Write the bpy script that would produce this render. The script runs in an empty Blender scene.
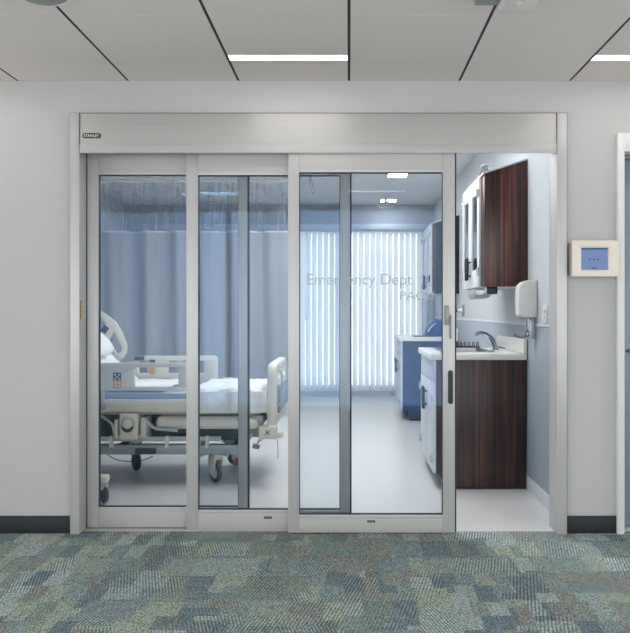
import bpy, bmesh, math, random
from mathutils import Vector, Matrix, noise
random.seed(7)
sc = bpy.context.scene
COL = sc.collection
PI = math.pi
R = math.radians

# ------------------------------------------------------------------ camera
D, F, H = 4.35, 787.0, 1.2265          # distance to the door wall, focal length (px), eye height
cam = bpy.data.cameras.new('camera')
cam.sensor_fit = 'AUTO'; cam.sensor_width = 36.0
cam.lens = 36.0 * F / 633.0
cam.shift_x = -34.0 / 633.0
cam.shift_y = -5.5 / 633.0
cam.clip_start = 0.05
cam_o = bpy.data.objects.new('camera', cam)
cam_o.location = (0, -D, H); cam_o.rotation_euler = (PI/2, 0, 0)
COL.objects.link(cam_o); sc.camera = cam_o
sc.view_settings.view_transform = 'Standard'
sc.view_settings.look = 'None'
sc.view_settings.gamma = 1.0
sc.view_settings.use_curve_mapping = False
sc.view_settings.exposure = 1.0
sc.cycles.use_denoising = True
sc.cycles.max_bounces = 12
sc.cycles.diffuse_bounces = 5
sc.cycles.glossy_bounces = 5
sc.cycles.transparent_max_bounces = 24
sc.cycles.caustics_reflective = False
sc.cycles.sample_clamp_indirect = 4.0

# ------------------------------------------------------------------ materials
def srgb(r, g, b):
    def f(c):
        c /= 255.0
        return c/12.92 if c <= 0.04045 else ((c+0.055)/1.055)**2.4
    return (f(r), f(g), f(b), 1.0)

def new_mat(name):
    m = bpy.data.materials.new(name); m.use_nodes = True
    nt = m.node_tree
    b = nt.nodes['Principled BSDF']
    return m, nt, b

def plain(name, col, rough=0.5, metal=0.0, vary=0.03, scale=18.0, bump=0.0, aniso=0.0, spec=0.5):
    m, nt, b = new_mat(name)
    tc = nt.nodes.new('ShaderNodeTexCoord')
    nz = nt.nodes.new('ShaderNodeTexNoise'); nz.inputs['Scale'].default_value = scale
    nz.inputs['Detail'].default_value = 3
    nt.links.new(tc.outputs['Object'], nz.inputs['Vector'])
    mx = nt.nodes.new('ShaderNodeMix'); mx.data_type = 'RGBA'
    mx.inputs[6].default_value = tuple(c*(1-vary) for c in col[:3]) + (1,)
    mx.inputs[7].default_value = tuple(min(1, c*(1+vary)) for c in col[:3]) + (1,)
    nt.links.new(nz.outputs['Fac'], mx.inputs[0])
    nt.links.new(mx.outputs[2], b.inputs['Base Color'])
    b.inputs['Roughness'].default_value = rough
    b.inputs['Metallic'].default_value = metal
    b.inputs['Specular IOR Level'].default_value = spec
    if aniso: b.inputs['Anisotropic'].default_value = aniso
    if bump:
        bp = nt.nodes.new('ShaderNodeBump'); bp.inputs['Strength'].default_value = bump
        bp.inputs['Distance'].default_value = 0.002
        nt.links.new(nz.outputs['Fac'], bp.inputs['Height'])
        nt.links.new(bp.outputs['Normal'], b.inputs['Normal'])
    return m

def emit(name, col, strength):
    m = bpy.data.materials.new(name); m.use_nodes = True
    nt = m.node_tree; nt.nodes.clear()
    e = nt.nodes.new('ShaderNodeEmission'); e.inputs[0].default_value = col; e.inputs[1].default_value = strength
    o = nt.nodes.new('ShaderNodeOutputMaterial'); nt.links.new(e.outputs[0], o.inputs[0])
    return m

def thin_glass(name, tint, refl, refl_col):
    """coated float glass: tinted clear transmission with a thin mirror layer"""
    m = bpy.data.materials.new(name); m.use_nodes = True
    nt = m.node_tree; nt.nodes.clear()
    t = nt.nodes.new('ShaderNodeBsdfTransparent'); t.inputs[0].default_value = tint
    g = nt.nodes.new('ShaderNodeBsdfGlossy'); g.inputs[0].default_value = refl_col; g.inputs['Roughness'].default_value = 0.0
    lw = nt.nodes.new('ShaderNodeFresnel'); lw.inputs[0].default_value = 1.33
    mth = nt.nodes.new('ShaderNodeMath'); mth.operation = 'MULTIPLY_ADD'
    mth.inputs[1].default_value = 1.0; mth.inputs[2].default_value = refl; mth.use_clamp = True
    nt.links.new(lw.outputs[0], mth.inputs[0])
    mx = nt.nodes.new('ShaderNodeMixShader')
    nt.links.new(mth.outputs[0], mx.inputs[0]); nt.links.new(t.outputs[0], mx.inputs[1]); nt.links.new(g.outputs[0], mx.inputs[2])
    o = nt.nodes.new('ShaderNodeOutputMaterial'); nt.links.new(mx.outputs[0], o.inputs[0])
    return m

def brushed(name, col, rough=0.35, metal=0.85, axis='x'):
    m, nt, b = new_mat(name)
    b.inputs['Anisotropic'].default_value = 0.75
    b.inputs['Anisotropic Rotation'].default_value = 0.25 if axis == 'x' else 0.0
    tg = nt.nodes.new('ShaderNodeTangent'); tg.direction_type = 'RADIAL'; tg.axis = 'Z'
    nt.links.new(tg.outputs[0], b.inputs['Tangent'])
    tc = nt.nodes.new('ShaderNodeTexCoord')
    mp = nt.nodes.new('ShaderNodeMapping')
    mp.inputs['Scale'].default_value = (1.5, 60, 160) if axis == 'x' else (160, 60, 1.5)
    nz = nt.nodes.new('ShaderNodeTexNoise'); nz.inputs['Scale'].default_value = 1.0; nz.inputs['Detail'].default_value = 2
    nt.links.new(tc.outputs['Object'], mp.inputs[0]); nt.links.new(mp.outputs[0], nz.inputs['Vector'])
    mx = nt.nodes.new('ShaderNodeMix'); mx.data_type = 'RGBA'
    mx.inputs[6].default_value = tuple(c*0.93 for c in col[:3]) + (1,)
    mx.inputs[7].default_value = tuple(min(1, c*1.06) for c in col[:3]) + (1,)
    nt.links.new(nz.outputs['Fac'], mx.inputs[0]); nt.links.new(mx.outputs[2], b.inputs['Base Color'])
    b.inputs['Metallic'].default_value = metal; b.inputs['Roughness'].default_value = rough
    bp = nt.nodes.new('ShaderNodeBump'); bp.inputs['Strength'].default_value = 0.05; bp.inputs['Distance'].default_value = 0.001
    nt.links.new(nz.outputs['Fac'], bp.inputs['Height']); nt.links.new(bp.outputs['Normal'], b.inputs['Normal'])
    return m

def wood_mat(name, dark, mid, red, rough=0.35):
    m, nt, b = new_mat(name)
    tc = nt.nodes.new('ShaderNodeTexCoord')
    mp = nt.nodes.new('ShaderNodeMapping'); mp.inputs['Scale'].default_value = (30, 30, 0.7)
    nt.links.new(tc.outputs['Object'], mp.inputs[0])
    n1 = nt.nodes.new('ShaderNodeTexNoise'); n1.inputs['Scale'].default_value = 1.0; n1.inputs['Detail'].default_value = 4
    n1.inputs['Distortion'].default_value = 0.6
    nt.links.new(mp.outputs[0], n1.inputs['Vector'])
    mp2 = nt.nodes.new('ShaderNodeMapping'); mp2.inputs['Scale'].default_value = (120, 120, 3)
    nt.links.new(tc.outputs['Object'], mp2.inputs[0])
    n2 = nt.nodes.new('ShaderNodeTexNoise'); n2.inputs['Scale'].default_value = 1.0; n2.inputs['Detail'].default_value = 2
    nt.links.new(mp2.outputs[0], n2.inputs['Vector'])
    wv = nt.nodes.new('ShaderNodeTexWave'); wv.wave_type = 'RINGS'; wv.rings_direction = 'SPHERICAL'
    mp3 = nt.nodes.new('ShaderNodeMapping'); mp3.inputs['Location'].default_value = (-18.0, 0, -1.6)
    mp3.inputs['Scale'].default_value = (18, 0.3, 1.5)
    nt.links.new(tc.outputs['Object'], mp3.inputs[0]); nt.links.new(mp3.outputs[0], wv.inputs['Vector'])
    wv.inputs['Scale'].default_value = 2.0; wv.inputs['Distortion'].default_value = 2.5
    mA = nt.nodes.new('ShaderNodeMath'); mA.operation = 'MULTIPLY_ADD'; mA.inputs[1].default_value = 0.18
    nt.links.new(wv.outputs['Fac'], mA.inputs[0]); nt.links.new(n1.outputs['Fac'], mA.inputs[2])
    mB = nt.nodes.new('ShaderNodeMath'); mB.operation = 'MULTIPLY_ADD'; mB.inputs[1].default_value = 0.22
    nt.links.new(n2.outputs['Fac'], mB.inputs[0]); nt.links.new(mA.outputs[0], mB.inputs[2])
    cr = nt.nodes.new('ShaderNodeValToRGB'); e = cr.color_ramp.elements
    e[0].position = 0.58; e[0].color = dark; e[1].position = 0.88; e[1].color = red
    k = e.new(0.70); k.color = mid
    nt.links.new(mB.outputs[0], cr.inputs[0]); nt.links.new(cr.outputs[0], b.inputs['Base Color'])
    b.inputs['Roughness'].default_value = rough
    return m

def carpet_mat():
    m, nt, b = new_mat('carpet_patchwork')
    N = nt.nodes.new; L = nt.links.new
    tc = N('ShaderNodeTexCoord')
    def brick(loc, bw, rh, off, rot=0.0):
        mp = N('ShaderNodeMapping'); mp.inputs['Location'].default_value = loc; mp.inputs['Rotation'].default_value = (0, 0, rot)
        L(tc.outputs['Object'], mp.inputs[0])
        br = N('ShaderNodeTexBrick'); br.offset = off; br.squash = 1.0
        br.inputs['Color1'].default_value = (0, 0, 0, 1); br.inputs['Color2'].default_value = (1, 1, 1, 1)
        br.inputs['Mortar'].default_value = (0.5, 0.5, 0.5, 1); br.inputs['Mortar Size'].default_value = 0.0
        br.inputs['Scale'].default_value = 1.0; br.inputs['Brick Width'].default_value = bw; br.inputs['Row Height'].default_value = rh
        L(mp.outputs[0], br.inputs['Vector'])
        return br
    def ramp(src, stops, interp='CONSTANT'):
        cr = N('ShaderNodeValToRGB'); cr.color_ramp.interpolation = interp
        e = cr.color_ramp.elements
        while len(e) > 1: e.remove(e[-1])
        e[0].position = stops[0][0]; e[0].color = stops[0][1]
        for p, c in stops[1:]:
            k = e.new(p); k.color = c
        L(src, cr.inputs[0]); return cr
    mean = (0.224, 0.27, 0.258)
    lift = lambda c: tuple(mean[i]*0.42+0.58*1.36*c[i] for i in range(3))+(1,)
    pal = [lift(srgb(*c)) for c in ((112,128,128),(132,146,142),(92,108,116),(124,124,118),(104,116,108),(140,152,150),(118,112,108),(86,102,112),(128,138,128),(110,124,126))]
    pal2 = [lift(srgb(*c)) for c in ((116,132,132),(150,162,160),(80,98,110),(122,126,116),(112,128,118),(118,116,112),(138,152,148),(96,104,106),(106,124,128),(142,150,132))]
    big = brick((0.13, 0.21, 0), 0.305, 0.305, 0.37)
    mid = brick((0.31, 0.07, 0), 0.15, 0.23, 0.43)
    sml = brick((0.02, 0.4, 0), 0.085, 0.20, 0.29)
    mA = brick((0.5, 0.33, 0), 0.23, 0.28, 0.61)
    mB = brick((0.77, 0.11, 0), 0.15, 0.26, 0.5)
    c1 = ramp(big.outputs['Color'], [(i/10, pal[i]) for i in range(10)])
    c2 = ramp(mid.outputs['Color'], [(i/10, pal2[i]) for i in range(10)])
    c3 = ramp(sml.outputs['Color'], [(i/10, pal2[(i*3+1) % 10]) for i in range(10)])
    f1 = ramp(mA.outputs['Color'], [(0, (0,0,0,1)), (0.42, (1,1,1,1))])
    f2 = ramp(mB.outputs['Color'], [(0, (0,0,0,1)), (0.62, (1,1,1,1))])
    x1 = N('ShaderNodeMix'); x1.data_type = 'RGBA'; L(f1.outputs[0], x1.inputs[0]); L(c1.outputs[0], x1.inputs[6]); L(c2.outputs[0], x1.inputs[7])
    x2 = N('ShaderNodeMix'); x2.data_type = 'RGBA'; L(f2.outputs[0], x2.inputs[0]); L(x1.outputs[2], x2.inputs[6]); L(c3.outputs[0], x2.inputs[7])
    # tufted ribs in two directions, chosen patch by patch
    def ribs(rot, scale):
        mp = N('ShaderNodeMapping'); mp.inputs['Rotation'].default_value = (0, 0, rot); L(tc.outputs['Object'], mp.inputs[0])
        w = N('ShaderNodeTexWave'); w.wave_type = 'BANDS'; w.bands_direction = 'X'; w.inputs['Scale'].default_value = scale
        w.inputs['Distortion'].default_value = 1.2; w.inputs['Detail'].default_value = 1; w.inputs['Detail Scale'].default_value = 6
        L(mp.outputs[0], w.inputs['Vector']); return w
    w1 = ribs(R(12), 21.0); w2 = ribs(R(-15), 23.0)
    dsel = ramp(mA.outputs['Color'], [(0, (0,0,0,1)), (0.55, (1,1,1,1))])
    xr = N('ShaderNodeMix'); xr.data_type = 'RGBA'; L(dsel.outputs[0], xr.inputs[0]); L(w1.outputs['Color'], xr.inputs[6]); L(w2.outputs['Color'], xr.inputs[7])
    rstr = ramp(mB.outputs['Color'], [(0, (0.7,)*3+(1,)), (0.2, (0.3,)*3+(1,)), (0.5, (0.6,)*3+(1,)), (0.75, (0.15,)*3+(1,))])
    nz = N('ShaderNodeTexNoise'); nz.inputs['Scale'].default_value = 190; nz.inputs['Detail'].default_value = 3; nz.inputs['Roughness'].default_value = 0.7
    L(tc.outputs['Object'], nz.inputs['Vector'])
    rr = ramp(xr.outputs[2], [(0.15, (0.38,)*3+(1,)), (0.85, (1.45,)*3+(1,))], 'LINEAR')
    one = N('ShaderNodeMix'); one.data_type = 'RGBA'; one.inputs[6].default_value = (0.95, 0.95, 0.95, 1)
    L(rstr.outputs[0], one.inputs[0]); L(rr.outputs[0], one.inputs[7])
    mul = N('ShaderNodeMix'); mul.data_type = 'RGBA'; mul.blend_type = 'MULTIPLY'; mul.inputs[0].default_value = 1.0
    L(x2.outputs[2], mul.inputs[6]); L(one.outputs[2], mul.inputs[7])
    nr = ramp(nz.outputs['Fac'], [(0.40, (0.30,)*3+(1,)), (0.60, (1.7,)*3+(1,))], 'LINEAR')
    mul2 = N('ShaderNodeMix'); mul2.data_type = 'RGBA'; mul2.blend_type = 'MULTIPLY'; mul2.inputs[0].default_value = 1.0
    L(mul.outputs[2], mul2.inputs[6]); L(nr.outputs[0], mul2.inputs[7])
    L(mul2.outputs[2], b.inputs['Base Color'])
    b.inputs['Roughness'].default_value = 0.95; b.inputs['Specular IOR Level'].default_value = 0.1
    bp = N('ShaderNodeBump'); bp.inputs['Strength'].default_value = 0.5; bp.inputs['Distance'].default_value = 0.004
    L(nz.outputs['Fac'], bp.inputs['Height']); L(bp.outputs['Normal'], b.inputs['Normal'])
    return m

def cloth_mat(name, col, transl=0.0, rough=0.85):
    m = plain(name, col, rough, vary=0.05, scale=40, bump=0.15, spec=0.2)
    if transl:
        nt = m.node_tree; b = nt.nodes['Principled BSDF']
        t = nt.nodes.new('ShaderNodeBsdfTranslucent'); t.inputs[0].default_value = col
        mx = nt.nodes.new('ShaderNodeMixShader'); mx.inputs[0].default_value = transl
        o = nt.nodes['Material Output']
        nt.links.new(b.outputs[0], mx.inputs[1]); nt.links.new(t.outputs[0], mx.inputs[2]); nt.links.new(mx.outputs[0], o.inputs[0])
    return m

def net_mat(name, col):
    """open curtain mesh: threads with holes between them"""
    m = bpy.data.materials.new(name); m.use_nodes = True
    nt = m.node_tree; b = nt.nodes['Principled BSDF']; o = nt.nodes['Material Output']
    b.inputs['Base Color'].default_value = col; b.inputs['Roughness'].default_value = 0.9
    tc = nt.nodes.new('ShaderNodeTexCoord')
    v = nt.nodes.new('ShaderNodeTexVoronoi'); v.inputs['Scale'].default_value = 55; v.inputs['Randomness'].default_value = 0.15
    nt.links.new(tc.outputs['Object'], v.inputs['Vector'])
    cr = nt.nodes.new('ShaderNodeValToRGB'); cr.color_ramp.elements[0].position = 0.56; cr.color_ramp.elements[1].position = 0.64
    nt.links.new(v.outputs['Distance'], cr.inputs[0])
    t = nt.nodes.new('ShaderNodeBsdfTransparent')
    mx = nt.nodes.new('ShaderNodeMixShader')
    nt.links.new(cr.outputs[0], mx.inputs[0]); nt.links.new(t.outputs[0], mx.inputs[1]); nt.links.new(b.outputs[0], mx.inputs[2])
    nt.links.new(mx.outputs[0], o.inputs[0])
    return m

M = {}
M['wall'] = plain('painted_wall', srgb(184, 183, 181), 0.7, vary=0.012, scale=3)
M['wall_blue'] = plain('painted_room_wall', srgb(200, 206, 210), 0.6, vary=0.012, scale=3)
M['back_wall'] = plain('painted_back_wall', srgb(186, 191, 201), 0.6, vary=0.012, scale=3)
M['wainscot'] = plain('wall_protection_sheet', srgb(158, 170, 181), 0.4, vary=0.015, scale=5)
M['ceil_panel'] = plain('ceiling_panel', srgb(226, 216, 211), 0.8, vary=0.012, scale=6)
M['ceil_gap'] = plain('ceiling_grid_shadow_gap', srgb(52, 50, 50), 0.8)
M['ceil_room'] = plain('room_ceiling', srgb(238, 240, 243), 0.8, vary=0.01)
M['carpet'] = carpet_mat()
M['vinyl'] = plain('sheet_vinyl_floor', srgb(222, 221, 220), 0.28, vary=0.015, scale=2.5)
M['rubber'] = plain('rubber_base', srgb(28, 31, 38), 0.6)
M['alu'] = brushed('anodised_aluminium_vertical', srgb(192, 191, 190), 0.5, 0.3, 'z')
M['alu_h'] = brushed('anodised_aluminium_horizontal', srgb(184, 182, 180), 0.5, 0.3, 'x')
M['alu_header'] = brushed('brushed_header_cover', srgb(190, 187, 184), 0.55, 0.75, 'x')
M['alu_dark'] = brushed('dark_aluminium', srgb(140, 142, 140), 0.5, 0.4, 'z')  # darker grey aluminium of the lock and door stop
M['frame_paint'] = plain('painted_steel_frame', srgb(215, 215, 214), 0.45, vary=0.01)
M['gasket'] = plain('black_rubber_gasket', srgb(40, 46, 52), 0.6)
M['shade_line'] = plain('painted_shade_line', srgb(96, 96, 98), 0.7)
M['black'] = plain('black_plastic', srgb(24, 24, 26), 0.4)
M['glass'] = thin_glass('coated_door_glass', (0.945, 0.962, 0.970, 1), 0.004, (0.36, 0.6, 1.0, 1))
M['pane'] = thin_glass('window_glass', (0.95, 0.97, 0.98, 1), 0.0, (1, 1, 1, 1))
M['frost'] = plain('frosted_film', srgb(174, 186, 194), 0.6)
M['badge'] = plain('badge_black', srgb(36, 36, 38), 0.35)
M['badge_text'] = plain('badge_lettering', srgb(225, 225, 222), 0.4)
M['yellow'] = plain('yellow_label', srgb(205, 180, 50), 0.5)
M['wood'] = wood_mat('rosewood_laminate', srgb(22, 14, 14), srgb(52, 32, 31), srgb(92, 57, 49))
M['blue_laminate'] = plain('blue_laminate', srgb(52, 74, 108), 0.35)
M['wood_red'] = wood_mat('rosewood_laminate_reddish', srgb(20, 11, 11), srgb(66, 33, 29), srgb(128, 70, 56), 0.3)
M['laminate'] = plain('pale_laminate', srgb(212, 218, 226), 0.4, vary=0.01)
M['counter'] = plain('solid_surface_worktop', srgb(228, 226, 222), 0.25, vary=0.015, scale=60)
M['steel'] = plain('brushed_stainless', srgb(170, 172, 174), 0.28, 0.95)
M['chrome'] = plain('chrome', srgb(150, 155, 162), 0.12, 1.0)
M['hinge'] = plain('hinge_metal', srgb(190, 198, 205), 0.3, 0.7)
M['dark_glass'] = plain('dark_cabinet_glass', srgb(30, 40, 52), 0.06, spec=0.8)
M['bed_white'] = plain('bed_plastic_white', srgb(218, 213, 200), 0.45, vary=0.015)
M['bed_grey'] = plain('bed_plastic_grey', srgb(176, 180, 176), 0.5, vary=0.02)
M['bed_metal'] = plain('bed_painted_steel', srgb(150, 158, 158), 0.4, 0.3)
M['bed_dark'] = plain('bed_mechanism_dark', srgb(64, 74, 76), 0.55)
M['mattress'] = plain('mattress_vinyl_blue', srgb(138, 152, 170), 0.5)
M['sheet'] = cloth_mat('white_bed_linen', srgb(232, 232, 230))
M['red'] = plain('red_pedal', srgb(150, 45, 45), 0.4)
M['orange'] = plain('orange_label', srgb(205, 160, 85), 0.5)
M['navy'] = plain('navy_label', srgb(50, 62, 84), 0.5)
M['tire'] = plain('grey_rubber_tyre', srgb(66, 70, 74), 0.6)
M['wheel'] = plain('wheel_disc', srgb(205, 206, 202), 0.45)
M['curtain'] = cloth_mat('cubicle_curtain_fabric', srgb(184, 188, 194), 0.3)
M['net'] = net_mat('cubicle_curtain_mesh', srgb(150, 160, 172))
M['vane'] = cloth_mat('blind_vane_fabric', (0.90, 0.93, 0.95, 1), 0.6)
M['valance'] = plain('blind_valance', srgb(205, 215, 228), 0.5)
M['cream'] = plain('cream_plastic', srgb(226, 214, 202), 0.4, vary=0.01)
M['white_plastic'] = plain('white_plastic', srgb(226, 224, 222), 0.3, vary=0.01)
M['grey_plastic'] = plain('grey_plastic', srgb(150, 150, 150), 0.5)
M['blue_plastic'] = plain('blue_plastic', srgb(40, 84, 132), 0.3)
M['blue_door'] = plain('blue_grey_door', srgb(138, 150, 162), 0.35)
M['screen'] = emit('lit_screen_blue', srgb(126, 148, 190), 0.46)
M['screen_dark'] = emit('lit_screen_bar', srgb(52, 96, 132), 0.45)
M['screen_mark'] = emit('lit_screen_marks', srgb(40, 55, 95), 0.4)
M['lamp'] = emit('corridor_lamp_diffuser', (1.0, 0.97, 0.94, 1), 8.0)
M['added_lamp_room'] = emit('added_room_lamp_diffuser', (0.97, 0.98, 1.0, 1), 10.0)
M['added_lamp_up'] = emit('added_uplight_lens', (0.97, 0.98, 1.0, 1), 30.0)
M['lamp_small'] = emit('downlight_diffuser', (0.95, 0.98, 1.0, 1), 9.0)
M['clear'] = thin_glass('clear_plastic', (0.86, 0.90, 0.93, 1), 0.12, (1, 1, 1, 1))

# ------------------------------------------------------------------ geometry helpers
class MB:
    """collects shapes in world coordinates and links them as one mesh object"""
    def __init__(s): s.bm = bmesh.new()
    def _add(s, t):
        me = bpy.data.meshes.new('tmp'); t.to_mesh(me); t.free(); s.bm.from_mesh(me); bpy.data.meshes.remove(me); return s
    def box(s, x0, x1, y0, y1, z0, z1, bev=0.0, seg=2, mat=None):
        t = bmesh.new(); bmesh.ops.create_cube(t, size=1.0)
        for v in t.verts:
            v.co = Vector(((x0+x1)/2 + v.co.x*(x1-x0), (y0+y1)/2 + v.co.y*(y1-y0), (z0+z1)/2 + v.co.z*(z1-z0)))
        if bev:
            bev = min(bev, 0.49*min(abs(x1-x0), abs(y1-y0), abs(z1-z0)))
            bmesh.ops.bevel(t, geom=t.edges[:], offset=bev, segments=seg, profile=0.5, affect='EDGES')
        if mat is not None: bmesh.ops.transform(t, matrix=mat, verts=t.verts)
        return s._add(t)
    def cyl(s, p0, p1, r0, r1=None, n=20, bev=0.0):
        p0, p1 = Vector(p0), Vector(p1); d = p1-p0
        t = bmesh.new()
        bmesh.ops.create_cone(t, cap_ends=True, segments=n, radius1=r0, radius2=r0 if r1 is None else r1, depth=d.length)
        if bev:
            es = [e for e in t.edges if len(e.link_faces) == 2 and any(len(f.verts) > 4 for f in e.link_faces)]
            bmesh.ops.bevel(t, geom=es, offset=bev, segments=2, profile=0.5, affect='EDGES')
        q = Vector((0, 0, 1)).rotation_difference(d.normalized())
        bmesh.ops.transform(t, matrix=Matrix.Translation((p0+p1)/2) @ q.to_matrix().to_4x4(), verts=t.verts)
        return s._add(t)
    def torus(s, c, axis, R0, r, n=28, k=10):
        t = bmesh.new(); rows = []
        for i in range(n):
            a = 2*PI*i/n; row = []
            for j in range(k):
                b = 2*PI*j/k
                row.append(t.verts.new(((R0+r*math.cos(b))*math.cos(a), (R0+r*math.cos(b))*math.sin(a), r*math.sin(b))))
            rows.append(row)
        for i in range(n):
            for j in range(k):
                t.faces.new((rows[i][j], rows[(i+1) % n][j], rows[(i+1) % n][(j+1) % k], rows[i][(j+1) % k]))
        q = Vector((0, 0, 1)).rotation_difference(Vector(axis).normalized())
        bmesh.ops.transform(t, matrix=Matrix.Translation(c) @ q.to_matrix().to_4x4(), verts=t.verts)
        return s._add(t)
    def tube(s, pts, r, n=10, smooth=True):
        pts = [Vector(p) for p in pts]
        if smooth and len(pts) > 2:
            out = []
            for i in range(len(pts)-1):
                a = pts[max(i-1, 0)]; b = pts[i]; c = pts[i+1]; d = pts[min(i+2, len(pts)-1)]
                for q in range(6):
                    u = q/6
                    out.append(0.5*((2*b)+(c-a)*u+(2*a-5*b+4*c-d)*u*u+(3*b-a-3*c+d)*u**3))
            out.append(pts[-1]); pts = out
        t = bmesh.new(); rows = []; up = None
        for i, p in enumerate(pts):
            tg = (pts[min(i+1, len(pts)-1)]-pts[max(i-1, 0)]).normalized()
            if up is None:
                up = tg.orthogonal().normalized()
            up = (up - tg*up.dot(tg)).normalized(); sd = tg.cross(up)
            rr = r(i/(len(pts)-1)) if callable(r) else r
            rows.append([t.verts.new(p + (up*math.cos(2*PI*j/n)+sd*math.sin(2*PI*j/n))*rr) for j in range(n)])
        for i in range(len(rows)-1):
            for j in range(n):
                t.faces.new((rows[i][j], rows[i][(j+1) % n], rows[i+1][(j+1) % n], rows[i+1][j]))
        t.faces.new(rows[0][::-1]); t.faces.new(rows[-1])
        return s._add(t)
    def plate(s, outline, holes, thick, bev, to_world):
        """flat shape with holes, extruded; outline in (u, v); to_world is a 4x4 matrix; rounded corners via outline itself"""
        cu = bpy.data.curves.new('tmp', 'CURVE'); cu.dimensions = '2D'; cu.fill_mode = 'BOTH'
        cu.extrude = max(thick/2-bev, 0.0001); cu.bevel_depth = bev; cu.bevel_resolution = 1; cu.offset = -bev
        for pl in [outline]+list(holes):
            sp = cu.splines.new('POLY'); sp.points.add(len(pl)-1); sp.use_cyclic_u = True
            for p, q in zip(sp.points, pl): p.co = (q[0], q[1], 0, 1)
        ob = bpy.data.objects.new('tmp', cu)
        me = bpy.data.meshes.new_from_object(ob)
        t = bmesh.new(); t.from_mesh(me); bpy.data.meshes.remove(me); bpy.data.objects.remove(ob); bpy.data.curves.remove(cu)
        bmesh.ops.remove_doubles(t, verts=t.verts, dist=1e-6)
        bmesh.ops.transform(t, matrix=to_world, verts=t.verts)
        return s._add(t)
    def text(s, body, width, height, depth, to_world, bold=0.0, shear=0.0):
        cu = bpy.data.curves.new('tmp', 'FONT'); cu.body = body; cu.size = 1.0; cu.offset = bold; cu.shear = shear
        ob = bpy.data.objects.new('tmp', cu)
        me = bpy.data.meshes.new_from_object(ob)
        t = bmesh.new(); t.from_mesh(me); bpy.data.meshes.remove(me); bpy.data.objects.remove(ob); bpy.data.curves.remove(cu)
        x0 = min(v.co.x for v in t.verts); x1 = max(v.co.x for v in t.verts)
        cap = 0.70
        for v in t.verts: v.co = Vector(((v.co.x-x0)/(x1-x0)*width, v.co.y/cap*height, 0))
        r = bmesh.ops.extrude_face_region(t, geom=t.faces[:])
        for v in [g for g in r['geom'] if isinstance(g, bmesh.types.BMVert)]: v.co.z += depth
        bmesh.ops.transform(t, matrix=to_world, verts=t.verts)
        return s._add(t)
    def grid(s, fn, nu, nv, close_u=False):
        t = bmesh.new(); rows = [[t.verts.new(fn(i/nu, j/nv)) for j in range(nv+1)] for i in range(nu+1)]
        for i in range(nu):
            for j in range(nv):
                t.faces.new((rows[i][j], rows[i+1][j], rows[i+1][j+1], rows[i][j+1]))
        return s._add(t)
    def solidify(s, th):
        bmesh.ops.recalc_face_normals(s.bm, faces=s.bm.faces)
        bmesh.ops.solidify(s.bm, geom=s.bm.faces[:], thickness=th); return s
    def move(s, mat):
        bmesh.ops.transform(s.bm, matrix=mat, verts=s.bm.verts); return s
    def build(s, name, mat, parent=None, origin=None, angle=40):
        if origin is None:
            p = parent; origin = Vector((0, 0, 0))
            while p is not None: origin = origin + p.location; p = p.parent
            if parent is None:
                xs = [v.co for v in s.bm.verts]
                origin = Vector(((min(c.x for c in xs)+max(c.x for c in xs))/2, (min(c.y for c in xs)+max(c.y for c in xs))/2, min(c.z for c in xs)))
        origin = Vector(origin)
        bmesh.ops.translate(s.bm, vec=-origin, verts=s.bm.verts)
        bmesh.ops.recalc_face_normals(s.bm, faces=s.bm.faces)
        me = bpy.data.meshes.new(name); s.bm.to_mesh(me); s.bm.free()
        for p in me.polygons: p.use_smooth = True
        me.set_sharp_from_angle(angle=R(angle))
        me.materials.append(M[mat] if isinstance(mat, str) else mat)
        o = bpy.data.objects.new(name, me); COL.objects.link(o)
        if parent is None: o.location = origin
        else: o.parent = parent
        return o

XZ = lambda x, y, z: Matrix.Translation((x, y, z)) @ Matrix.Rotation(PI/2, 4, 'X')     # (u,v) -> (x,z), facing the corridor

def tag(o, label=None, cat=None, group=None, kind=None):
    if label: o['label'] = label
    if cat: o['category'] = cat
    if group: o['group'] = group
    if kind: o['kind'] = kind
    return o
def thing(name, loc, label, cat, group=None, kind=None):
    o = bpy.data.objects.new(name, None); COL.objects.link(o); o.location = loc; o.empty_display_size = 0.1
    return tag(o, label, cat, group, kind)
def copy_tree(o, parent=None):
    c = o.copy(); COL.objects.link(c); c.parent = parent
    for ch in [k for k in bpy.data.objects if k.parent == o]: copy_tree(ch, c)
    return c
def rrect(x0, x1, y0, y1, r, n=5):
    pts = []
    for cx, cy, a0 in ((x1-r, y1-r, 0), (x0+r, y1-r, 90), (x0+r, y0+r, 180), (x1-r, y0+r, 270)):
        for i in range(n+1):
            a = R(a0+90*i/n); pts.append((cx+r*math.cos(a), cy+r*math.sin(a)))
    return pts
def struct(name, mb, mat, label=None, parent=None):
    o = mb.build(name, mat, parent)
    if parent is None: tag(o, label, None, None, 'structure')
    return o

# ------------------------------------------------------------------ setting: corridor
CZ = 2.4976                   # corridor ceiling
OPX0, OPX1, OPZ = -1.5315, 1.197, 2.3135
WT = 0.13                     # wall thickness
RX0, RX1, RY1, RZ = -3.2, 1.232, 7.0, 2.757
DRX = 1.492                   # right-hand doorway opening
CX0, CX1, CY0 = -4.5, 4.5, -5.3

struct('floor', MB().box(CX0, CX1, CY0, 0.03, -0.06, 0.0), 'carpet', 'patchwork teal and grey carpet tiles of the corridor')
struct('floor_room', MB().box(RX0-0.1, 2.75, 0.03, RY1+0.1, -0.06, 0.0), 'vinyl', 'pale glossy sheet floor of the patient room')

w = MB()
w.box(CX0, OPX0+0.02, 0, WT, 0, 2.80)
w.box(OPX0+0.02, OPX1-0.02, 0, WT, OPZ-0.02, 2.80)
w.box(OPX1-0.02, DRX+0.02, 0, WT, 0, 2.80)
w.box(DRX+0.02, 2.60, 0, WT, 2.19, 2.80)
w.box(2.60, CX1, 0, WT, 0, 2.80)
struct('wall_front', w, 'wall', 'pale grey corridor wall around the sliding glass doors')
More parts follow.
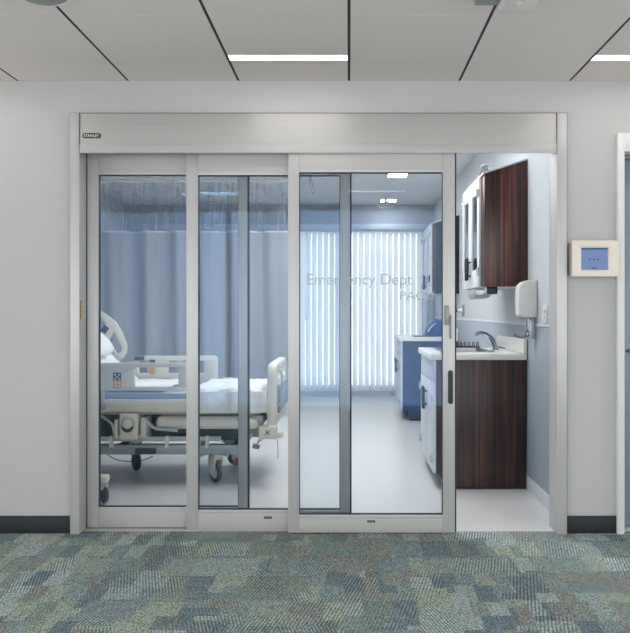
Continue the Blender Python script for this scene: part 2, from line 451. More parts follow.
# unseen window walls added on three sides to light the corridor ceiling and walls
def glazed(name, label, p0, p1, n):
    r = thing(name, ((p0[0]+p1[0])/2, (p0[1]+p1[1])/2, 0), label, None, None, 'structure')
    d = Vector((p1[0]-p0[0], p1[1]-p0[1], 0)); L_ = d.length; ang = math.atan2(d.y, d.x)
    mt = Matrix.Translation((p0[0], p0[1], 0)) @ Matrix.Rotation(ang, 4, 'Z')
    f = MB(); f.box(0, L_, -0.05, 0.05, 0, 0.06, mat=mt); f.box(0, L_, -0.05, 0.05, 2.46, 2.6, mat=mt)
    for k in range(n+1):
        x = L_*k/n; f.box(x-0.03, x+0.03, -0.05, 0.05, 0.06, 2.46, mat=mt)
    f.build('window_frame', 'alu', r)
    MB().box(0.01, L_-0.01, -0.003, 0.003, 0.05, 2.47, mat=mt).build('window_pane', 'pane', r)
glazed('added_window_2', 'added unseen glazed wall behind the viewer', (CX0, CY0), (CX1, CY0), 3)
glazed('added_window_3', 'added unseen glazed end wall on the left', (CX0, CY0), (CX0, 0), 2)
glazed('added_window_4', 'added unseen glazed end wall on the right', (CX1, CY0), (CX1, 0), 2)

# suspended ceiling: panels with open joints
T = 0.61
rows_y = [0.0, -0.36, -0.97]
while rows_y[-1] > CY0+0.7: rows_y.append(rows_y[-1]-0.6)
rows_y.append(CY0)
lamp_rows = {}
cp = MB()
SLOT = 0.075
LIT = []
cols = range(-7, 7)
for i in cols:
    x0, x1 = i*T+0.007, (i+1)*T-0.007
    for a, b in zip(rows_y[:-1], rows_y[1:]):
        lit = (abs(a+0.36) < 1e-6 and (i+1) % 3 == 0) or (abs(a+2.17) < 1e-6 and (i-1) % 3 == 0) or (abs(a+3.97) < 1e-6 and i % 3 == 0)
        ya, yb = a-0.0015, b+0.0015
        if lit:
            LIT.append((i*T, a)); ya = a-SLOT
        cp.box(x0, x1, yb, ya, CZ, CZ+0.018)
struct('ceiling', cp, 'ceil_panel', 'light grey suspended ceiling panels of the corridor')
struct('ceiling_plenum', MB().box(CX0, CX1, CY0, 0.0, CZ+0.055, CZ+0.09), 'ceil_gap', 'dark gap above the ceiling panels')

gs = MB()
for i in range(-7, 8): gs.box(i*T-0.0068, i*T+0.0068, CY0, -0.001, CZ+0.0015, CZ+0.012)
struct('trim_1', gs, 'ceil_gap', 'dark ceiling grid bars between the corridor panels')
lamp0 = None
n = 0
for (x, y) in LIT:
    if not (CX0 < x and x+T < CX1): continue
    vis = {-T: 'slim linear ceiling light above the middle of the sliding doors', 2*T: 'slim linear ceiling light at the right edge above the wall panel'}
    lab = vis.get(round(x, 4)) if abs(y+0.36) < 1e-6 else None
    if lab is None: lab = 'slim linear ceiling light over the corridor out of the photo'
    if lamp0 is None:
        lamp0 = thing('ceiling_light', (x, y, CZ), lab, 'ceiling light', 'linear corridor ceiling lights')
        MB().box(x+0.007, x+T-0.007, y-SLOT+0.003, y-0.003, CZ+0.03, CZ+0.05).box(x+0.007, x+0.009, y-SLOT+0.003, y-0.003, CZ+0.0005, CZ+0.03).box(x+T-0.009, x+T-0.007, y-SLOT+0.003, y-0.003, CZ+0.0005, CZ+0.03).build('housing', 'white_plastic', lamp0)
        MB().box(x+0.0095, x+T-0.0095, y-SLOT+0.003, y-0.003, CZ+0.002, CZ+0.026).build('diffuser', 'lamp', lamp0)
    else:
        c = copy_tree(lamp0); c.location = (x, y, CZ); c['label'] = lab

# rubber base
for nm, x0, x1, lab in (('baseboard_left', CX0, OPX0-0.002, 'black rubber base left of the sliding doors'), ('baseboard_right', OPX1+0.002, DRX-0.017, 'black rubber base under the wall panel')):
    struct(nm, MB().box(x0, x1, -0.012, 0.0, 0.0, 0.096, 0.003), 'rubber', lab)

# ------------------------------------------------------------------ setting: patient room
struct('wall_room_left', MB().box(RX0-0.1, RX0, WT, RY1, 0, RZ), 'wall_blue', 'left wall of the patient room')
wr = thing('wall_room_right', (RX1, 0, 0), 'right wall of the patient room behind the cabinets', None, None, 'structure')
MB().box(RX1, RX1+0.1, WT, RY1, 0, RZ).build('wall_face', 'wall_blue', wr)
MB().box(RX1-0.004, RX1, WT, RY1, 0.09, 1.13, 0.002).build('wall_protection', 'wainscot', wr)
MB().box(RX1-0.009, RX1, WT, RY1, 1.126, 1.145, 0.003).build('cap_strip', 'laminate', wr)
MB().box(RX1-0.008, RX1, WT, RY1, 0.0, 0.095, 0.003).build('skirting', 'laminate', wr)
WX0, WX1, WZ0, WZ1 = -2.7, 1.10, 0.10, 2.40
b = MB()
b.box(RX0-0.1, WX0, RY1, RY1+0.15, 0, RZ); b.box(WX1, RX1+0.1, RY1, RY1+0.15, 0, RZ)
b.box(WX0, WX1, RY1, RY1+0.15, 0, WZ0); b.box(WX0, WX1, RY1, RY1+0.15, WZ1, RZ)
struct('wall_back', b, 'back_wall', 'blue grey wall around the far window')
struct('ceiling_room', MB().box(RX0-0.1, RX1+0.1, WT, RY1+0.1, RZ, RZ+0.05), 'ceil_room', 'smooth pale ceiling of the patient room')
win = thing('window_1', ((WX0+WX1)/2, RY1+0.06, WZ0), 'wide far window behind vertical blinds', None, None, 'structure')
f = MB()
for x in (WX0, -1.45, -0.20, WX1-0.05): f.box(x, x+0.05, RY1+0.03, RY1+0.10, WZ0, WZ1, 0.004)
f.box(WX0, WX1, RY1+0.03, RY1+0.10, WZ0, WZ0+0.05, 0.004); f.box(WX0, WX1, RY1+0.03, RY1+0.10, WZ1-0.05, WZ1, 0.004)
f.build('window_frame', 'alu', win)
MB().box(WX0+0.03, WX1-0.03, RY1+0.062, RY1+0.068, WZ0+0.03, WZ1-0.03).build('window_pane', 'pane', win)
MB().box(RX0, RX1-0.64, RY1-0.015, RY1, 0, 0.095, 0.003).build('baseboard_back', 'laminate')
tag(bpy.data.objects['baseboard_back'], 'pale skirting below the far window', None, None, 'structure')
# right partition of the neighbouring room behind the right-hand door
struct('wall_neighbour', MB().box(1.33, 2.7, 1.2, 1.3, 0, 2.6).box(2.65, 2.75, WT, 1.2, 0, 2.6).box(1.33, 2.75, WT, 1.3, 2.6, 2.65), 'wall_blue', 'wall of the neighbouring room')

# ------------------------------------------------------------------ sliding door unit
fr = thing('door_frame', ((OPX0+OPX1)/2, 0, 0), 'wide aluminium frame and header box of the sliding glass doors', 'door frame', None, 'structure')
HZ0 = 2.0935
JL0, JL1 = OPX0, -1.4806
JR0, JR1 = 1.142, OPX1
MB().box(JL0, JL1, -0.03, WT+0.01, 0, OPZ, 0.002).build('jamb', 'alu', fr)
MB().box(JR0, JR1, -0.03, WT+0.01, 0, OPZ, 0.002).build('jamb', 'alu', fr)
MB().box(JL0-0.007, JL0, -0.010, 0.0, 0.097, OPZ).box(JR1, JR1+0.007, -0.010, 0.0, 0.097, OPZ).box(JL0-0.007, JR1+0.007, -0.010, 0.0, OPZ, OPZ+0.006).build('frame_shade_line', 'shade_line', fr)  # dark strips paint the shade outline around jambs and header
MB().box(JL1-0.0012, JL1+0.0012, -0.0312, -0.02, HZ0, OPZ).box(JR0-0.0012, JR0+0.0012, -0.0312, -0.02, HZ0, OPZ).build('header_shade_line', 'shade_line', fr)  # dark strips paint the shade lines between header and jambs
hb = MB()
hb.box(JL1, JR0, -0.027, 0.0, HZ0+0.008, OPZ-0.001, 0.003)
hb.box(JL1, JR0, 0.0, WT+0.01, HZ0+0.055, OPZ-0.001)
hb.build('header', 'alu_header', fr)
MB().box(JL1, JR0, -0.031, -0.020, HZ0, HZ0+0.050, 0.003).build('header_lip', 'alu_h', fr)
nb = MB(); nb.plate(rrect(0, 0.100, 0, 0.028, 0.011), [], 0.003, 0.0006, XZ(-1.464, -0.0285, 2.175))
badge = nb.build('nameplate', 'badge', fr)
MB().text('STANLEY', 0.084, 0.0145, 0.0008, XZ(-1.456, -0.0302, 2.182), bold=0.008).build('lettering', 'badge_text', badge)
MB().box(JR0-0.05, JR0-0.02, 0.03, 0.06, HZ0+0.03, HZ0+0.055, 0.003).build('door_sensor', 'black', fr)
MB().box(JL1, 0.55, 0.028, 0.13, 0.0, 0.006, 0.002).build('floor_track', 'alu_h', fr)
yl = MB().box(JL1-0.0005, JL1+0.0008, -0.026, 0.010, 1.172, 1.288).build('warning_label', 'yellow', fr)
k = MB()
k.plate([(0, 0), (0.024, 0), (0.012, 0.014)], [], 0.0006, 0.0001, Matrix.Translation((JL1+0.0012, -0.020, 1.268)) @ Matrix.Rotation(PI/2, 4, 'Z') @ Matrix.Rotation(PI/2, 4, 'X'))
for z in (1.248, 1.232, 1.218, 1.203, 1.188):
    k.box(JL1+0.0008, JL1+0.0014, -0.016, 0.0, z, z+0.008)
k.build('label_marks', 'black', yl)

def door_leaf(name, label, x0, x1, yc, z0, zg0, zg1, gl, gr, ztop=2.14, badge_x=None):
    """one framed glass leaf; gl / gr: glass edges"""
    r = thing(name, ((x0+x1)/2, yc, 0), label, 'door', None, 'structure')
    h = 0.022
    MB().box(x0, gl, yc-h, yc+h, z0, ztop, 0.003).build('stile', 'alu', r)
    MB().box(gr, x1, yc-h, yc+h, z0, ztop, 0.003).build('stile', 'alu', r)
    MB().box(gl, gr, yc-h, yc+h, zg1, ztop, 0.003).build('top_rail', 'alu_h', r)
    MB().box(gl, gr, yc-h, yc+h, z0, zg0, 0.003).build('bottom_rail', 'alu_h', r)
    g = MB(); t = 0.0035
    g.box(gl, gl+t, yc-0.012, yc+0.012, zg0, zg1); g.box(gr-t, gr, yc-0.012, yc+0.012, zg0, zg1)
    g.box(gl, gr, yc-0.012, yc+0.012, zg0, zg0+t); g.box(gl, gr, yc-0.012, yc+0.012, zg1-t, zg1)
    g.build('glazing_gasket', 'gasket', r)
    bd = MB(); t = 0.014
    bd.box(gl-t, gl, yc-h-0.0025, yc-h+0.002, zg0-t, zg1+t, 0.001); bd.box(gr, gr+t, yc-h-0.0025, yc-h+0.002, zg0-t, zg1+t, 0.001)
    bd.box(gl, gr, yc-h-0.0025, yc-h+0.002, zg0-t, zg0, 0.001); bd.box(gl, gr, yc-h-0.0025, yc-h+0.002, zg1, zg1+t, 0.001)
    bd.build('glazing_bead', 'alu', r)
    MB().box(gl+0.002, gr-0.002, yc-0.003, yc+0.003, zg0+0.002, zg1-0.002).build('glass_pane', 'glass', r)
    MB().box(x1, x1+0.009, yc-0.014, yc+0.012, z0, ztop).build('edge_seal', 'gasket', r)
    if badge_x is not None:
        zb = (z0+zg0)/2+0.014
        q = MB(); q.plate(rrect(-0.023, 0.023, -0.006, 0.006, 0.0055), [], 0.002, 0.0004, XZ(badge_x, yc-h-0.0008, zb))
        p = q.build('small_badge', 'badge', r)
        m = MB()
        for i in range(3): m.box(badge_x-0.014+i*0.0095, badge_x-0.0085+i*0.0095, yc-h-0.0024, yc-h-0.0018, zb-0.002, zb+0.002)
        m.build('badge_marks', 'grey_plastic', p)
    return r

door_leaf('door_1', 'left rearmost sliding glass leaf in front of the bed head', JL1+0.006, -0.572, 0.103, 0.008, 0.121, 1.995, -1.412, -0.623)
MB().box(JL1+0.0005, JL1+0.0055, 0.085, 0.12, 0.008, 2.14).build('edge_seal', 'gasket', bpy.data.objects['door_1'])
door_leaf('door_2', 'middle sliding glass leaf in front of the bed foot', -0.906, 0.0054, 0.054, 0.007, 0.118, 1.984, -0.841, -0.050, badge_x=-0.451)
d3 = door_leaf('door_3', 'right front sliding glass leaf with department lettering, lock and black pull', -0.3356, 0.583, 0.004, 0.006, 0.1035, 1.991, -0.275, 0.517, badge_x=0.122)
MB().text('Emergency Dept', 0.580, 0.062, 0.0006, XZ(-0.231, -0.0005, 1.372), bold=0.0).build('lettering', 'frost', d3)
MB().text('PACU', 0.187, 0.045, 0.0006, XZ(0.282, -0.0005, 1.290), bold=0.0).build('lettering', 'frost', d3)
p = MB(); p.plate(rrect(0.545, 0.572, 0.715, 0.900, 0.011), [], 0.006, 0.001, XZ(0, -0.020, 0))
ph = p.build('pull_handle', 'black', d3); tag(ph, 'black recessed pull')
p = MB(); p.plate(rrect(0.549, 0.568, 0.752, 0.893, 0.008), [], 0.004, 0.001, XZ(0, -0.0235, 0)); p.build('pull_recess', 'gasket', ph)
lk = MB().box(0.525, 0.548, -0.038, -0.0185, 1.150, 1.258, 0.004).build('lock_lever', 'alu_dark', d3); tag(lk, 'grey metal lock lever')
MB().box(0.553, 0.564, -0.030, -0.0185, 1.075, 1.205, 0.003).build('lock_plate', 'alu_dark', d3)
MB().cyl((0.556, -0.017, 1.245), (0.556, -0.024, 1.245), 0.006).build('key_cylinder', 'steel', d3)

# ------------------------------------------------------------------ right-hand doorway
rd = thing('door_frame', (2.05, 0, 0), 'painted steel door frame at the right edge beside the wall panel', 'door frame', None, 'structure')
f = MB()
f.box(DRX-0.017, DRX+0.022, -0.028, WT+0.01, 0, 2.205, 0.002)
f.box(2.58, 2.62, -0.028, WT+0.01, 0, 2.205, 0.002)
f.box(DRX+0.022, 2.58, -0.028, WT+0.01, 2.105, 2.205, 0.002)
f.build('frame_casing', 'frame_paint', rd)
st = MB().box(DRX+0.022, DRX+0.040, 0.075, 0.12, 0, 2.105, 0.002).box(DRX+0.022, 2.58, 0.075, 0.12, 2.085, 2.105, 0.002)
st.build('door_stop', 'alu_dark', rd)
d4 = thing('door_4', (2.05, 0.14, 0), 'blue grey door leaf just inside the right edge', 'door', None, 'structure')
MB().box(DRX+0.024, 2.578, 0.122, 0.162, 0.008, 2.10, 0.003).build('door_slab', 'blue_door', d4)
MB().tube([(DRX+0.09, 0.122, 1.0), (DRX+0.09, 0.08, 1.0), (DRX+0.13, 0.075, 1.0), (DRX+0.2, 0.075, 1.0)], 0.009).build('lever_handle', 'steel', d4)

# ------------------------------------------------------------------ touch panel on the wall
tp = thing('touch_panel', (1.35, 0, 1.4), 'cream framed touch screen panel on the corridor wall', 'wall panel')
MB().box(1.218, 1.44, -0.040, 0.0, 1.425, 1.600, 0.004).build('wall_box', 'grey_plastic', tp)
fm = MB()
fm.plate(rrect(1.226, 1.482, 1.414, 1.612, 0.006), [rrect(1.268, 1.425, 1.448, 1.575, 0.003)], 0.020, 0.004, XZ(0, -0.050, 0))
fm.build('bezel', 'cream', tp)
MB().box(1.262, 1.432, -0.052, -0.042, 1.442, 1.582).build('inner_bezel', 'cream', tp)
s0 = MB().box(1.279, 1.423, -0.0535, -0.0515, 1.451, 1.571).build('screen', 'screen', tp)
MB().box(1.279, 1.423, -0.0545, -0.0535, 1.562, 1.571).build('status_bar', 'screen_dark', s0)
q = MB()
for x in (1.325, 1.348, 1.371): MB().cyl((x, -0.0545, 1.508), (x, -0.0535, 1.508), 0.004, n=14).build('screen_icon', 'screen_mark', s0)
q.box(1.335, 1.362, -0.0545, -0.0535, 1.459, 1.463).build('screen_caption', 'screen_mark', s0)
tp.location.x -= 0.010
MB().cyl((1.36, -0.05, 1.410), (1.36, -0.05, 1.416), 0.008).build('sensor_bump', 'grey_plastic', tp)

# ------------------------------------------------------------------ things on the corridor ceiling
sp = thing('ceiling_speaker', (-1.23, -1.205, CZ), 'round white speaker dome on the ceiling at the top left edge', 'ceiling speaker')
MB().cyl((-1.23, -1.205, CZ), (-1.23, -1.205, CZ-0.008), 0.125, 0.118, 36).build('rim', 'white_plastic', sp)
MB().cyl((-1.23, -1.205, CZ-0.008), (-1.23, -1.205, CZ-0.022), 0.10, 0.075, 36).build('grille', 'grey_plastic', sp)
se = thing('ceiling_sensor', (0.66, -1.3, CZ), 'grey rounded sensor box on the ceiling at the top right edge', 'sensor')
MB().box(0.605, 0.752, -1.44, -1.135, 2.448, CZ, 0.016, 3).build('body', 'white_plastic', se)
MB().box(0.505, 0.605, -1.43, -1.165, 2.462, CZ, 0.004).build('mounting_plate', 'grey_plastic', se)
MB().torus((0.675, -1.22, 2.448), (0, 0, 1), 0.012, 0.003).build('lens_ring', 'bed_white', se)

# ------------------------------------------------------------------ blinds and curtain
vb = thing('vertical_blind', (-0.75, RY1-0.09, 0.08), 'white vertical blind across the far window', 'blind')
MB().box(RX0+0.25, RX1-0.005, RY1-0.13, RY1-0.002, 2.385, 2.470, 0.006).build('valance', 'valance', vb)
MB().box(RX0+0.27, RX1-0.02, RY1-0.11, RY1-0.07, 2.360, 2.384, 0.003).build('head_rail', 'laminate', vb)
v0 = None; sp_ = 0.0836; x = 1.175; i = 0
while x > -2.75:
    if v0 is None:
        g = MB()
        g.grid(lambda u, v: Vector(((u-0.5)*0.089, 0.008*(1-(2*u-1)**2), 0.08+v*2.285)), 6, 1)
        g.solidify(0.0008)
        g.move(Matrix.Rotation(R(31), 4, 'Z'))
        me_o = g.build('vane', 'vane', vb, origin=(0, 0, 0))
        v0 = me_o
        v0.location = (x-vb.location.x, 0, -vb.location.z)
    else:
        c = v0.copy(); COL.objects.link(c); c.parent = vb; c.location = (x-vb.location.x, 0, -vb.location.z)
        c.rotation_euler = (0, 0, R(random.uniform(-3, 3)))
    x -= sp_; i += 1
MB().tube([(-0.62, RY1-0.14, 2.37), (-0.62, RY1-0.145, 1.2), (-0.60, RY1-0.145, 1.15), (-0.58, RY1-0.145, 1.2), (-0.58, RY1-0.14, 2.37)], 0.003, 6).build('pull_chain', 'white_plastic', vb)

CYY = 4.64
tr = thing('curtain_track', (-1.7, CYY, RZ-0.02), 'white ceiling track carrying the blue grey curtain', 'curtain track')
MB().box(RX0+0.05, -0.45, CYY-0.012, CYY+0.012, RZ-0.022, RZ-0.001, 0.002).build('rail', 'white_plastic', tr)
for x in (-2.9, -1.8, -0.7): MB().box(x-0.02, x+0.02, CYY-0.018, CYY+0.018, RZ-0.010, RZ, 0.002).build('bracket', 'hinge', tr)
ct = thing('privacy_curtain', (-1.8, CYY, 0.25), 'blue grey privacy curtain with mesh top behind the bed', 'curtain')
CXA, CXB = -3.05, -0.62
def wav(x, z=0.0):
    return 0.055*math.sin(x*17.0+0.7*math.sin(x*3.1)) + 0.025*math.sin(x*7.3+1.0) + 0.018*math.sin(x*31+2*z)
MB().grid(lambda u, v: Vector((CXA+u*(CXB-CXA), CYY+wav(CXA+u*(CXB-CXA), v)*(1-0.25*v), 0.25+v*(2.128-0.25))), 260, 6).solidify(0.0015).build('fabric', 'curtain', ct, angle=80)
MB().grid(lambda u, v: Vector((CXA+u*(CXB-CXA), CYY+wav(CXA+u*(CXB-CXA), 1)*0.55*(1-0.6*v), 2.128+v*(2.715-2.128))), 200, 3).build('mesh_top', 'net', ct, angle=80)
MB().grid(lambda u, v: Vector((CXA+u*(CXB-CXA), CYY-0.003+wav(CXA+u*(CXB-CXA), 1)*0.75, 2.122+v*0.016)), 260, 1).solidify(0.004).build('seam_band', 'valance', ct, angle=80)
MB().grid(lambda u, v: Vector((CXA+u*(CXB-CXA), CYY-0.003+wav(CXA+u*(CXB-CXA), 1)*0.3, 2.695+v*0.022)), 260, 1).solidify(0.003).build('heading_band', 'sheet', ct, angle=80)
hk0 = None
for j in range(17):
    x = CXA+0.04+j*(CXB-CXA-0.08)/16
    if hk0 is None:
        hk0 = MB().tube([(0, 0, 2.705), (0.006, 0, 2.72), (0, 0, 2.738)], 0.003, 6).build('hook', 'white_plastic', ct, origin=(0, 0, 0)); hk0.location = (x-ct.location.x, 0, -ct.location.z)
    else:
        c = hk0.copy(); COL.objects.link(c); c.parent = ct; c.location = (x-ct.location.x, 0, -ct.location.z)

# ------------------------------------------------------------------ room ceiling items
for nm, y0 in (('square', 4.38), ('second', 6.45)):
    xx = 0.547
    lab = 'nearer square recessed light in the room ceiling' if nm == 'square' else 'farther recessed light in the room ceiling above the white disc'
    r = thing('recessed_light', (xx, y0+0.13, RZ), lab, 'ceiling light', 'square recessed room lights')
    f = MB()
    f.plate(rrect(-0.125, 0.125, -0.15, 0.15, 0.005), [rrect(-0.105, 0.105, -0.13, 0.13, 0.003)], 0.006, 0.001, Matrix.Translation((xx, y0+0.13, RZ-0.003)))
    f.build('trim_ring', 'white_plastic', r)
    MB().box(xx-0.105, xx+0.105, y0, y0+0.26, RZ-0.004, RZ-0.001).build('diffuser', 'lamp_small', r)
# added unseen troffers nearer the doors, above the field of view, light the room
tro = None
for j, (x, y) in enumerate(((0.1, 1.2), (-0.3, 3.2))):
    lab = 'added flat rectangular room ceiling light, out of view'
    if tro is None:
        tro = thing('added_troffer', (x, y, RZ), lab, 'ceiling light', 'added room troffers above the frame')
        MB().box(x-0.30, x+0.30, y-0.60, y+0.60, RZ-0.012, RZ-0.006, 0.001).build('frame', 'white_plastic', tro)
        MB().box(x-0.27, x+0.27, y-0.57, y+0.57, RZ-0.017, RZ-0.0125).build('diffuser', 'added_lamp_room', tro)
    else:
        c = copy_tree(tro); c.location = (x, y, RZ)
ob = thing('added_uplight', (RX0, 1.6, 1.95), 'added unseen uplight on the left wall above the bed head', 'wall light')  # added out of view to brighten the room ceiling
MB().box(RX0+0.001, RX0+0.10, 1.0, 2.2, 1.90, 1.985, 0.01).build('housing', 'white_plastic', ob)
MB().box(RX0+0.012, RX0+0.088, 1.02, 2.18, 1.986, 1.992).build('up_lens', 'added_lamp_up', ob)
dd = thing('smoke_detector', (0.50, 6.3, RZ), 'round white detector disc hanging below the room ceiling', 'detector')
MB().cyl((0.50, 6.3, RZ), (0.50, 6.3, 2.685), 0.018).build('stem', 'white_plastic', dd)
MB().cyl((0.50, 6.3, 2.688), (0.50, 6.3, 2.625), 0.13, 0.105, 36, 0.012).build('disc', 'white_plastic', dd)
ln = thing('drip_hook', (-0.40, 4.35, RZ), 'dark thin hanger hook under the room ceiling beside the curtain end', 'hook')
MB().tube([(-0.435, 4.3, RZ-0.001), (-0.43, 4.3, RZ-0.10), (-0.405, 4.3, RZ-0.22), (-0.395, 4.3, RZ-0.245), (-0.385, 4.3, RZ-0.21), (-0.41, 4.3, RZ-0.10), (-0.425, 4.3, RZ-0.001)], 0.005, 8).build('rod', 'grey_plastic', ln)
MB().cyl((-0.43, 4.3, RZ), (-0.43, 4.3, RZ-0.008), 0.03).build('ceiling_rose', 'white_plastic', ln)

# ------------------------------------------------------------------ cabinets
def oval_handle(y, z0, z1, x, parent):
    zc, hh = (z0+z1)/2, (z1-z0)/2
    m = MB()
    m.plate([(0.019*math.cos(2*PI*i/28), hh*math.sin(2*PI*i/28)) for i in range(28)], [], 0.018, 0.005, Matrix.Translation((x-0.026, y, zc)) @ Matrix.Rotation(PI/2, 4, 'Z') @ Matrix.Rotation(PI/2, 4, 'X'))
    m.cyl((x+0.001, y, zc-hh*0.6), (x-0.02, y, zc-hh*0.6), 0.006, n=10).cyl((x+0.001, y, zc+hh*0.6), (x-0.02, y, zc+hh*0.6), 0.006, n=10)
    return m.build('handle', 'black', parent)
def hinge(y, z, x, parent):
    return MB().box(x-0.010, x+0.002, y-0.012, y+0.012, z-0.030, z+0.030, 0.003).cyl((x-0.012, y, z-0.028), (x-0.012, y, z+0.028), 0.005, n=10).build('hinge', 'hinge', parent)

def base_cabinet(y0, y1, label, wood, group):
    xf, xw = 0.600, RX1-0.010
    r = thing('base_cabinet', ((xf+xw)/2, (y0+y1)/2, 0), label, 'cabinet', group)
    for ya in (y0, y1-0.02):
        e = MB()
        e.plate([(xf, 0.105), (xf+0.07, 0.105), (xf+0.07, 0.018), (xw, 0.018), (xw, 0.888), (xf, 0.888)], [], 0.02, 0.001, XZ(0, ya+0.01, 0))
        e.build('end_panel', wood, r)
    MB().box(xf+0.075, xw-0.01, y0+0.021, y1-0.021, 0.0, 0.104).build('toe_kick', 'rubber', r)
    MB().box(xf+0.08, xw-0.005, y0-0.002, y1+0.002, 0.0, 0.018, 0.001).build('floor_strip', 'rubber', r)
    MB().box(xf+0.002, xw-0.01, y0+0.021, y1-0.021, 0.106, 0.70).build('carcass', 'laminate', r)
    MB().box(xf-0.018, xf+0.001, y0+0.001, y1-0.001, 0.735, 0.885, 0.002).build('apron_panel', 'laminate', r)
    ym = (y0+y1)/2
    for j, (a, b_) in enumerate(((y0+0.001, ym-0.002), (ym+0.002, y1-0.001))):
        d = MB().box(xf-0.020, xf, a, b_, 0.108, 0.728, 0.002).build('cabinet_door', 'laminate', r)
        yh = a+0.012 if j == 0 else b_-0.012
        hinge(yh, 0.21, xf-0.020, d); hinge(yh, 0.63, xf-0.020, d)
        if j == 0: oval_handle(ym-0.035, 0.50, 0.665, xf-0.020, d)
        else: oval_handle(ym+0.035, 0.50, 0.665, xf-0.020, d)
    return r
base_cabinet(1.07, 2.00, 'dark wood base cabinet with white doors under the sink worktop', 'wood', 'base cabinets along the right wall')
base_cabinet(4.45, 5.50, 'farther blue sided base cabinet by the blinds seen through the glass', 'blue_laminate', 'base cabinets along the right wall')

# near worktop with sink cut-out
wt = thing('worktop', (0.89, 1.53, 0.889), 'white worktop with backsplash over the near base cabinet', 'worktop')
p = MB()
p.plate(rrect(0.560, RX1-0.010, 1.045, 2.015, 0.010), [rrect(0.68, 1.03, 1.30, 1.86, 0.04)], 0.042, 0.004, Matrix.Translation((0, 0, 0.911)))
p.build('slab', 'counter', wt)
MB().box(RX1-0.036, RX1-0.010, 1.045, 2.015, 0.933, 1.035, 0.004).build('backsplash', 'counter', wt)
sk = thing('sink', (0.855, 1.58, 0.75), 'stainless sink set into the near worktop', 'sink')
p = MB()
p.plate(rrect(0.660, 1.050, 1.28, 1.88, 0.045), [rrect(0.69, 1.02, 1.31, 1.85, 0.035)], 0.005, 0.0015, Matrix.Translation((0, 0, 0.9352)))
p.build('rim', 'steel', sk)
def bowl(u, v):
    ol = rrect(0.69, 1.02, 1.31, 1.85, 0.035, 6); n_ = len(ol); a = ol[int(round(u*n_)) % n_]
    cx, cy = 0.855, 1.58
    if v < 0.75:
        s_ = 1-0.06*v; z = 0.935-0.16*v/0.75
    else:
        s_ = (1-v)/0.25*0.955+0.0001; z = 0.775-0.006*(v-0.75)/0.25
    return Vector((cx+(a[0]-cx)*s_, cy+(a[1]-cy)*s_, z))
MB().grid(bowl, 28, 8).build('basin', 'steel', sk)
MB().cyl((0.855, 1.58, 0.769), (0.855, 1.58, 0.775), 0.035).build('drain', 'chrome', sk)
fa = thing('faucet', (1.10, 1.58, 0.933), 'chrome faucet arching over the sink', 'faucet')
MB().cyl((1.105, 1.58, 0.932), (1.105, 1.58, 0.944), 0.028, bev=0.003).build('base_ring', 'chrome', fa)
MB().tube([(1.105, 1.58, 0.944), (1.085, 1.58, 1.00), (1.05, 1.58, 1.042), (1.00, 1.58, 1.062), (0.955, 1.58, 1.055)], lambda t: 0.017-0.005*t, 12).build('spout', 'chrome', fa)
MB().tube([(1.125, 1.58, 0.955), (1.16, 1.57, 0.948), (1.172, 1.565, 0.945)], 0.007, 8).build('lever', 'chrome', fa)
MB().cyl((0.958, 1.58, 1.056), (0.955, 1.58, 1.038), 0.011).build('aerator', 'steel', fa)
trk = thing('draining_tray', (0.94, 1.94, 0.933), 'black wire tray on the worktop behind the sink', 'tray')
MB().box(0.85, 1.04, 1.895, 1.995, 0.9335, 0.945, 0.004).build('base_plate', 'black', trk)
for j in range(6):
    x = 0.862+j*0.033
    MB().tube([(x, 1.90, 0.945), (x, 1.91, 0.972), (x+0.004, 1.945, 0.978), (x, 1.98, 0.972), (x, 1.99, 0.945)], 0.0035, 6).build('wire', 'black', trk)

# far worktop
w2 = thing('worktop', (0.89, 4.97, 0.889), 'pale worktop on the farther base cabinet by the blinds', 'worktop')
MB().box(0.560, RX1-0.010, 4.42, 5.52, 0.889, 0.932, 0.005).build('slab', 'counter', w2)
MB().box(RX1-0.036, RX1-0.010, 4.42, 5.52, 0.933, 1.03, 0.004).build('backsplash', 'counter', w2)
bs = thing('blue_container', (1.03, 4.8, 0.933), 'rounded dark blue container on the far worktop', 'container')
p = MB()
pr = [(0.87, 0), (0.885, 0.06), (0.90, 0.10), (0.925, 0.145), (0.955, 0.178), (0.99, 0.192), (1.05, 0.19), (1.11, 0.16), (1.14, 0.10), (1.15, 0)]
p.plate([(a, 0.934+b_) for a, b_ in pr], [], 0.20, 0.018, XZ(0, 4.80, 0))
p.build('body', 'blue_plastic', bs)
MB().tube([(0.91, 4.695, 0.99), (0.94, 4.675, 1.04), (0.975, 4.675, 1.07), (1.0, 4.695, 1.08)], 0.008, 8).build('handle', 'laminate', bs)
MB().cyl((0.94, 4.70, 0.985), (0.94, 4.69, 0.985), 0.025).build('valve', 'navy', bs)
tf = thing('folder', (0.83, 4.75, 0.933), 'thin dark tray lying beside the blue container', 'tray')
MB().box(0.74, 0.86, 4.66, 4.86, 0.933, 0.945, 0.003).build('tray_base', 'black', tf)
MB().box(0.75, 0.85, 4.67, 4.85, 0.945, 0.948, 0.001).build('paper_sheet', 'sheet', tf)
bx = thing('tissue_box', (0.86, 1.98, 0.933), 'small white box behind the black tray on the worktop', 'box')
bx.location = (1.20, 4.6, 0.933)
bx['label'] = 'small white box at the wall on the far worktop'
MB().box(1.115, 1.185, 4.45, 4.56, 0.933, 1.07, 0.004).build('carton', 'white_plastic', bx)
MB().box(1.135, 1.165, 4.47, 4.54, 1.07, 1.074, 0.001).build('slot_film', 'laminate', bx)

